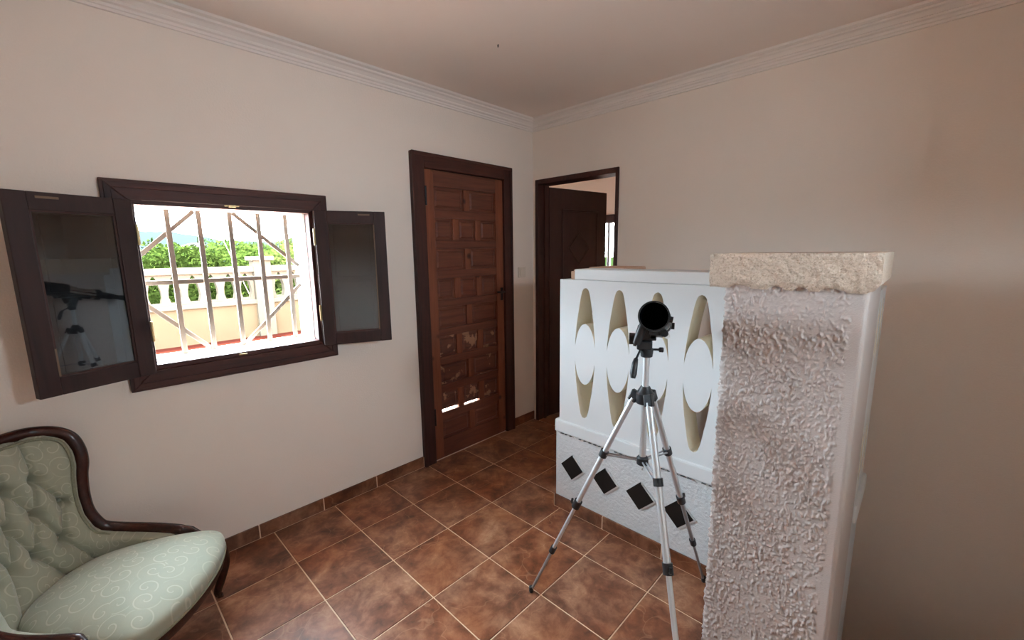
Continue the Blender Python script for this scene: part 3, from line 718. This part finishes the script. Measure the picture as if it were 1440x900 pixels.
# ------------------------------------------------------------------ spotting scope on the tripod
SC = TC+Vector((0, 0, 1.182))
AX = (CAMX*1.0+Vector((0, 0, .26))+LEFT*.11).normalized()                # from eyepiece to objective
sco = empty('telescope', SC, label='short black telescope with silver tube mounted on the tripod head', category='telescope')
def sp(mb, name, mat, parent=sco, smooth=40, bevel=0): return mb.obj(name, mat, parent, bevel, smooth)
SIDE = AX.cross(Z3).normalized(); UPA = SIDE.cross(AX)
ctr = UPA*.056-LEFT*.030
Q = lambda t_, s_=0, h=0: ctr+AX*t_+SIDE*s_+UPA*h
sp(MB().lathe([(.030, -.16), (.036, -.155), (.036, -.02), (.036, .02)], ctr, AX, 36), 'tube', 'chrome')
hood = sp(MB().lathe([(.036, .015), (.046, .020), (.0475, .024), (.0475, .122), (.0490, .124), (.0490, .136), (.0445, .136), (.0440, .130)], ctr, AX, 48, False), 'dew_shield', 'scope_black')
sp(MB().lathe([(.0441, .1305), (.0435, .070), (.0430, .060)], ctr, AX, 48, False), 'hood_lining', 'scope_inside', hood)
sp(MB().lathe([(.0432, .0605), (.0432, .062), (.030, .066), (.001, .0675)], ctr, AX, 40), 'objective_lens', 'glass_lens', hood)
sp(MB().lathe([(.037, -.165), (.039, -.16), (.039, -.13), (.024, -.125), (.024, -.24), (.020, -.245)], ctr, AX, 30), 'focuser', 'scope_black')
sp(MB().lathe([(.016, -.24), (.017, -.245), (.017, -.29), (.020, -.292), (.021, -.33), (.015, -.334)], ctr, AX, 24), 'eyepiece', 'scope_black')
sp(MB().tube([Q(-.20, -.034), Q(-.20, .034)], .004, 8), 'focus_shaft', 'chrome')
for s_ in (-1, 1): sp(MB().tube([Q(-.20, s_*.030), Q(-.20, s_*.046)], .013, 14), 'focus_knob', 'scope_black')
o = sp(MB().box(-.018, .018, -.060, .060, -.056, -.034), 'mount_foot', 'scope_black', bevel=.004); orient(o, SIDE, AX, UPA, ctr)
sp(MB().tube([LEFT*.012+CAMX*.03+Z3*.048, LEFT*.022+CAMX*.035+Z3*.018, LEFT*.034+CAMX*.03-Z3*.022], [.017, .019, .016], 12, True, (1, .8)), 'altitude_arm', 'scope_black')
sp(MB().tube([LEFT*.030+Z3*-.012, LEFT*.060+Z3*-.012], [.019, .021], 18), 'altitude_knob', 'scope_black')
o = sp(MB().box(-.010, .034, -.030, .034, -.006, .034), 'mount_clamp', 'scope_black', bevel=.004); orient(o, LEFT, CAMX, Z3, Vector((0, 0, 0)))
sp(MB().tube([Q(.118, -.042, -.006), Q(.118, -.057, -.008)], .010, 12), 'hood_screw', 'scope_black')
sp(MB().tube([Q(.060, -.030, -.048), Q(-.08, -.030, -.048)], .0100, 14), 'finder_tube', 'chrome')
sp(MB().tube([Q(.070, -.030, -.048), Q(.052, -.030, -.048)], .0125, 14), 'finder_ring', 'scope_black')
sp(MB().tube([Q(.02, .034, -.03), Q(-.10, .034, -.03)], .011, 12), 'tube_ring_bar', 'scope_black')

# ------------------------------------------------------------------ armchair
CM = Vector((-2.706, -.465, 0)); CD = Vector((.796, -.605, 0)).normalized()
ch = empty('armchair', CM, math.atan2(CD.y, CD.x)-math.pi/2, label='low antique armchair with buttoned pale green damask and carved mahogany frame', category='armchair')
ctrl = [(-.262, .04), (-.270, -.06), (-.267, -.15), (-.247, -.23), (-.19, -.295), (-.10, -.33), (0, -.345)]
ctrl = ctrl+[(-x, y) for x, y in reversed(ctrl[:-1])]
CP = smoothline([(x, y, 0) for x, y in ctrl], 20)
cum = [0]
for i in range(1, len(CP)): cum.append(cum[-1]+(CP[i]-CP[i-1]).length)
half = cum[len(CP)//2]; tot = cum[-1]
def plan(a, z):
    """a: arc length from the middle of the back (negative on the chair's left)"""
    s_ = min(max(a+half, 0), tot-1e-6); i = max(k for k in range(0, len(cum), 1) if cum[k] <= s_) if False else None
    lo, hi = 0, len(cum)-1
    while hi-lo > 1:
        mid = (lo+hi)//2
        if cum[mid] <= s_: lo = mid
        else: hi = mid
    f = (s_-cum[lo])/max(cum[hi]-cum[lo], 1e-9); p = CP[lo].lerp(CP[hi], f); d = (CP[hi]-CP[lo]).normalized()
    nrm = Vector((-d.y, d.x, 0))                      # toward the sitter (checked below)
    k = max(0, min(1, (-p.y-.1)/.2))
    return Vector((p.x, p.y-.2*(z-.40)*k, z)), (nrm if nrm.dot(Vector((0, -.05, 0))-Vector((p.x, p.y, 0))) > 0 else -nrm)
s_of = lambda s6: -half+s6*half                        # the fitted half parameter (0 arm tip .. 1 middle) as arc
def arc_of_ctrl(t6):                                   # control-index parameter -> arc length
    i = t6*6*20; lo = int(min(i, len(CP)-2)); return cum[lo]+(i-lo)*(cum[lo+1]-cum[lo])-half
railp = [(.05, .358), (.07, .362), (.19, .374), (.31, .385), (.44, .402), (.52, .421), (.555, .446), (.58, .505), (.572, .580), (.55, .650), (.525, .705), (.52, .760), (.54, .810), (.60, .840), (.71, .855), (.85, .858), (1.0, .860)]
railA = [(arc_of_ctrl(s), z) for s, z in railp]
rail_full = railA+[(-a, z) for a, z in reversed(railA[:-1])]
rail_sm = smoothline([(a, 0, z) for a, z in rail_full], 6)
rail_pts = []
for p in rail_sm:
    P, n = plan(p.x, p.z); rail_pts.append(P+n*.004-Vector((0, 0, .010)))
# arm tips curl down to the front
tipL = [Vector((-.262, .085, .318)), Vector((-.272, .045, .335))]
pts = tipL+rail_pts+[Vector((-p.x, p.y, p.z)) for p in reversed(tipL)]
rad = [.012, .017]+[.0205]*len(rail_pts)+[.017, .012]
MB().tube(pts, rad, 14, True, (1.15, .95), upv=(0, 0, 1)).obj('frame_rail', 'polished', ch, smooth=60)
# backrest: rows from below the seat up to the crest, columns between the rail sides
def amin(z):
    pr = [(.30, railA[0][0]), (.358, railA[0][0])]+[(zz, aa) for aa, zz in railA[1:]]
    if z <= .421: # along the arm
        for (z0_, a0_), (z1_, a1_) in zip(pr, pr[1:]):
            if z0_ <= z <= z1_: return a0_+(a1_-a0_)*(z-z0_)/max(z1_-z0_, 1e-6)
    for (z0_, a0_), (z1_, a1_) in zip(pr, pr[1:]):
        if z0_ <= z <= z1_: return a0_+(a1_-a0_)*(z-z0_)/max(z1_-z0_, 1e-6)
    return 0.0
buttons = []
for z, xs_ in ((.690, (.042, .125)), (.572, (0, .090, .178)), (.445, (.044, .133))):
    for x in xs_:
        for s_ in ((-1, 1) if x else (1,)): buttons.append((x*s_*1.06, z))
folds = []
for i, (a, z) in enumerate(buttons):
    for (b, w) in buttons[i+1:]:
        if .05 < abs(z-w) < .16 and abs(a-b) < .075: folds.append(((a, z), (b, w)))
for (a, z) in buttons:
    if z > .65: folds += [((a, z), (a*1.12, .86))]
    if z < .5: folds += [((a, z), (a*1.10+(.055 if a > 0 else -.055), .31)), ]
def seg_d(p, a, b):
    ax, ay = b[0]-a[0], b[1]-a[1]; t_ = max(0, min(1, ((p[0]-a[0])*ax+(p[1]-a[1])*ay)/(ax*ax+ay*ay)))
    return math.hypot(p[0]-a[0]-ax*t_, p[1]-a[1]-ay*t_)
rows, cols = 120, 150; mb = MB(); uvs = []
zr = [.30+(.846-.30)*(k/rows) for k in range(rows+1)]
for z in zr:
    am = amin(min(z+.012, .859))*.985
    for i in range(cols+1):
        a = am+(-2*am)*i/cols; P, n = plan(a, z)
        ed = min(a-am, -am-a); edz = (.852-z)
        cu = .048*(1-math.exp(-max(0, ed)/.028))*(1-math.exp(-max(0, edz)/.028))
        low = max(0, (.42-z)/.12); cu *= 1-.25*low*0; cu += .02*low*max(0, 1-abs(a)/.3)
        q = (a, z)
        for (ba, bz) in buttons:
            d2 = (a-ba)**2+(z-bz)**2
            if d2 < .006: cu -= .050*math.exp(-d2/.017**2)
        fd = min(seg_d(q, *f) for f in folds); cu -= .014*math.exp(-(fd/.0065)**2)+.014*math.exp(-(fd/.03)**2)
        mb.v.append(P+n*max(cu+.008, -.012)); uvs.append((a, z))
N1 = cols+1
front = [(k*N1+i, k*N1+i+1, (k+1)*N1+i+1, (k+1)*N1+i) for k in range(rows) for i in range(cols)]
o_ = len(mb.v)
for k, z in enumerate(zr):
    am = amin(min(z+.012, .859))*.985
    for i in range(cols+1):
        a = am+(-2*am)*i/cols; P, n = plan(a, z); mb.v.append(P-n*.022); uvs.append((a, z))
mb.f = front+[tuple(o_+j for j in reversed(f)) for f in front]
bd = [i for i in range(N1)]+[k*N1+cols for k in range(1, rows+1)]+[rows*N1+i for i in range(cols-1, -1, -1)]+[k*N1 for k in range(rows-1, 0, -1)]
mb.f += [(bd[i], o_+bd[i], o_+bd[(i+1) % len(bd)], bd[(i+1) % len(bd)]) for i in range(len(bd))]
def uvmesh(mb, uvs, name, mat, parent):
    me = mb.mesh(name, 0, 60); l = me.uv_layers.new(name='UVMap')
    for lp in me.loops: l.data[lp.index].uv = uvs[lp.vertex_index]
    return put(name, me, mat, parent)
back = uvmesh(mb, uvs, 'backrest', 'damask', ch)
for (ba, bz) in buttons:
    P, n = plan(ba, bz); MB().lathe([(.0001, .006), (.004, .0055), (.006, .003), (.0065, -.001), (.005, -.004)], P, n, 14).obj('button', 'damask', back, smooth=60)
gp = []
for i, p in enumerate(rail_sm):
    a_, b_ = rail_sm[max(i-1, 0)], rail_sm[min(i+1, len(rail_sm)-1)]; tx, tz = b_.x-a_.x, b_.z-a_.z; ll = math.hypot(tx, tz) or 1
    nx_, nz2 = tz/ll, -tx/ll
    if nx_*(0-p.x)+nz2*(.56-p.z) < 0 and p.z > .43: nx_, nz2 = -nx_, -nz2
    if p.z <= .43: nx_, nz2 = 0, -1
    P, n = plan(p.x+nx_*.021, p.z-.008+nz2*.021); gp.append(P+n*.033)
MB().tube(gp, .0055, 8).obj('gimp_trim', 'gimp', ch, smooth=60)
# seat
half_out = [(0, -.270), (.06, -.268), (.115, -.250), (.165, -.212), (.205, -.145), (.238, -.05), (.262, .05), (.270, .115), (.262, .158), (.235, .186), (.17, .213), (.09, .231), (0, .237)]
outl = [Vector((x, y, 0)) for x, y in half_out]+[Vector((-x, y, 0)) for x, y in reversed(half_out[1:-1])]
loop_ = smoothline(outl+[outl[0]], 6)[:-1]; nL = len(loop_)
mb = MB(); uvs = []; rings = [(1.0, .290), (1.008, .303), (1.006, .318), (.99, .332)]+[(r, .332+.062*(1-r**2.4)**.8) for r in (.96, .92, .87, .8, .72, .62, .5, .38, .25, .12)]
for r, z in rings:
    for p in loop_:
        f_ = max(0, p.y)/.237
        mb.v.append((p.x*r, p.y*r-.01*(1-r), z-.010*f_*r)); uvs.append((p.x*r+2, p.y*r))
c_ = len(mb.v); mb.v.append((0, -.01, .395)); uvs.append((2, 0))
mb.f = [(k*nL+i, k*nL+(i+1) % nL, (k+1)*nL+(i+1) % nL, (k+1)*nL+i) for k in range(len(rings)-1) for i in range(nL)]
mb.f += [((len(rings)-1)*nL+i, (len(rings)-1)*nL+(i+1) % nL, c_) for i in range(nL)]+[tuple(range(nL))]
uvmesh(mb, uvs, 'seat_cushion', 'damask', ch)
mb = MB(); rl = []
for r, z in ((.985, .288), (.995, .282), (.99, .245), (.97, .235), (.90, .235), (.90, .288)):
    for p in loop_: mb.v.append((p.x*r, p.y*r, z))
mb.f = [(k*nL+i, k*nL+(i+1) % nL, ((k+1) % 6)*nL+(i+1) % nL, ((k+1) % 6)*nL+i) for k in range(6) for i in range(nL)]
mb.obj('seat_rail', 'polished', ch, smooth=50)
MB().tube([(p.x*1.004, p.y*1.004, .289-.010*max(0, p.y)/.237) for p in loop_]+[(loop_[0].x, loop_[0].y, .289)], .0045, 6).obj('seat_gimp', 'gimp', ch, smooth=60)
for s_ in (-1, 1):
    pts = smoothline([(s_*.236, .150, .285), (s_*.252, .160, .235), (s_*.262, .160, .175), (s_*.258, .140, .10), (s_*.262, .120, .045), (s_*.275, .118, .014), (s_*.284, .126, .004)], 5)
    n = len(pts); rad = [.027-.014*min(1, (i/(n-1))*1.35) + (.004 if i > n-6 else 0) for i in range(n)]
    zmin = [max(p.z, rad[i]*.55+.001) if i > n-8 else p.z for i, p in enumerate(pts)]
    MB().tube([Vector((p.x, p.y, zz)) for p, zz in zip(pts, zmin)], [min(r, max(zz*.9, .008)) for r, zz in zip(rad, zmin)], 12).obj('leg', 'polished', ch, smooth=60)
    pts = smoothline([(s_*.165, -.245, .29), (s_*.172, -.265, .18), (s_*.182, -.30, .08), (s_*.19, -.335, .012)], 5)
    MB().tube(pts, [.022-.008*i/(len(pts)-1) for i in range(len(pts))], 12).obj('leg', 'polished', ch, smooth=60)

# ------------------------------------------------------------------ outside: terrace, parapet, garden
MB().box(-9, 9, .22, 4.3, -.20, .012).obj('bounce_paving', 'paving', label='unseen pale pink paving added to bounce daylight into the house', category='floor', kind='structure')  # out of view, added to throw daylight up onto ceiling and walls
MB().box(-9, 9, 4.3, 6.3, -.25, 0).obj('terrace_floor', 'terrace', label='red painted terrace floor outside the barred window', category='floor', kind='structure')
par = empty('terrace_parapet', (0, 6.4, 0), label='cream and ochre terrace parapet of openwork blocks beyond the grille', category='parapet')
def pp_(o): o.matrix_parent_inverse = Matrix.Translation((0, -6.4, 0)); return o
pp_(MB().box(-9, 9, 6.3, 6.48, -.25, .60).obj('base_wall', 'ochre', par))
pp_(MB().box(-9, 9, 6.26, 6.50, .60, .68).obj('base_ledge', 'cream_ext', par, .01))
def ext_panel(xa, xb, n):
    bm = bmesh.new(); edges = []
    def loop(pts):
        vs_ = [bm.verts.new((p[0], 6.31, p[1])) for p in pts]; edges.extend(bm.edges.new((vs_[i], vs_[(i+1) % len(vs_)])) for i in range(len(vs_)))
    loop([(xa, .68), (xb, .68), (xb, 1.17), (xa, 1.17)]); w = (xb-xa)/n
    for k in range(n):
        cx_ = xa+w*(k+.5)
        half_ = [(.060, -.20), (.085, -.10), (.080, 0), (.055, .12), (.030, .20), (.010, .235)]
        loop([(cx_-a, .915+b) for a, b in half_]+[(cx_+a, .915+b) for a, b in reversed(half_)])
    bmesh.ops.triangle_fill(bm, use_beauty=True, edges=edges)
    ret = bmesh.ops.extrude_face_region(bm, geom=list(bm.faces))
    bmesh.ops.translate(bm, verts=[e for e in ret['geom'] if isinstance(e, bmesh.types.BMVert)], vec=(0, .14, 0))
    bmesh.ops.recalc_face_normals(bm, faces=bm.faces); me = bpy.data.meshes.new('lattice_panel'); bm.to_mesh(me); bm.free()
    pp_(put('lattice_panel', me, 'cream_ext', par))
for xa, xb, n in ((-4.5, -.44, 16), (-.14, 3.8, 16)): ext_panel(xa, xb, n)
pp_(MB().box(-9, 9, 6.26, 6.50, 1.17, 1.275).obj('top_rail', 'cream_ext', par, .012))
for x in (-4.65, -.29, 3.95):
    po = pp_(MB().box(x-.14, x+.14, 6.24, 6.52, .0, 1.37).obj('post', 'cream_ext', par, .008))
    MB().box(x-.19, x+.19, 6.19, 6.57, 1.37, 1.445).obj('post_cap', 'cream_ext', po, .01)
MB().tube([(-1.20, 5.98, 2.66), (-.549, 6.24, .79)], .006, 6).obj('guy_wire', 'bar_iron', label='thin stay wire running down to the parapet', category='wire')
MB().box(-300, 300, 6.5, 500, -4.2, -4.0).obj('ground', 'ground', label='green land below the terrace', category='ground', kind='structure')
# far hills
mb = MB(); nx = 60
for i in range(nx+1):
    x = -150+450*i/nx; h = 13+8*noise.noise(Vector((i*.11, 2, 0)))+3*noise.noise(Vector((i*.4, 5, 0)))+8*math.exp(-((x-30)/40)**2)
    mb.v += [(x, 385, -4), (x, 400, max(2, h)), (x, 440, -4)]
mb.f = [(i*3+k, i*3+3+k, i*3+4+k, i*3+1+k) for i in range(nx) for k in (0, 1)]
mb.obj('hills', 'hill', smooth=180, label='hazy blue hills on the horizon', category='hills', kind='structure')
hs = empty('far_house', (7.9, 60, -4), label='white house among the trees below the hills', category='house')
MB().box(-2.2, 2.2, -2, 2, 0, 6.2).obj('walls', 'house_ext', hs)
MB().prism([(-2.5, 6.2), (2.5, 6.2), (0, 6.9)], 'y', -2.3, 2.3).obj('roof', 'roof_ext', hs)
for x in (-1.2, 1.0): MB().box(x-.3, x+.3, -2.03, -1.99, 4.3, 5.2).obj('window', 'bark', hs)
def crown(mat, rx, rz, n, seed, cone=False):
    rnd = random.Random(seed); mb = MB()
    for _ in range(n):
        while True:
            p = Vector((rnd.uniform(-1, 1), rnd.uniform(-1, 1), rnd.uniform(-1, 1)))
            if p.length < 1: break
        p = p.normalized()*(p.length**.45); k = 1+.28*noise.noise(p*2.6+Vector((seed, 0, 0)))
        if cone: k *= max(.08, .5-.5*p.z)
        c = Vector((p.x*rx*k, p.y*rx*k, p.z*rz*(1 if cone else k))); s_ = rnd.uniform(.07, .14)
        a = Vector((rnd.gauss(0, 1), rnd.gauss(0, 1), rnd.gauss(0, 1))).normalized(); b = a.orthogonal().normalized()
        mb.add([c+a*s_, c+b*s_*.6, c-a*s_, c-b*s_*.6], [(0, 1, 2, 3)])
    me = bpy.data.meshes.new('crown'); me.from_pydata(mb.v, [], mb.f); me.materials.append(M[mat]); return me
tree_mesh = [crown('leaf%d' % i, 2.3, 2.1, 7000, i+1) for i in range(4)]
cy_mesh = crown('leaf2', 1.1, 2.4, 2500, 9, True)
kinds = ['dark green', 'bright green', 'deep green', 'yellowish green']
spots = [(.6, 19, 5.4, 1), (3.0, 22, 6.0, 0), (5.2, 20, 5.7, 3), (7.6, 22, 6.3, 1), (10.0, 21, 6.1, 0), (1.6, 30, 6.0, 0), (5.2, 33, 6.2, 2), (9.6, 32, 6.6, 3), (13.5, 33, 6.8, 1), (12.2, 27, 6.4, 2),
         (4.5, 48, 6.0, 2), (11.8, 50, 6.6, 0), (16.5, 49, 7.0, 2)]
names_ = ['beside the parapet post', 'behind the parapet', 'beyond the parapet', 'in the garden beyond the terrace']
for q, (x, y, h, k) in enumerate(spots):
    dist = 'just beyond the terrace parapet' if y < 25 else ('in the garden behind the nearest trees' if y < 40 else 'in the far orchard below the hills')
    tr = empty('tree', (x, y, -4), random.uniform(0, 6), label='%s leafy tree %s' % (kinds[k], dist), category='tree', group='%s trees %s' % (kinds[k], dist))
    c = put('crown', tree_mesh[k], None, tr); c.location = (0, 0, h-2.0)
    MB().tube([(0, 0, 0), (0, 0, h-2.2)], [.16, .10], 8).obj('trunk', 'bark', tr)
for x, y, h in ((3.9, 58, 7.4), (9.6, 67, 7.9)):
    tr = empty('cypress', (x, y, -4), label='pointed dark conifer rising above the far trees', category='tree', group='pointed conifers by the white house')
    c = put('crown', cy_mesh, None, tr); c.location = (0, 0, h-2.4)
    MB().tube([(0, 0, 0), (0, 0, h-3.5)], [.15, .10], 8).obj('trunk', 'bark', tr)
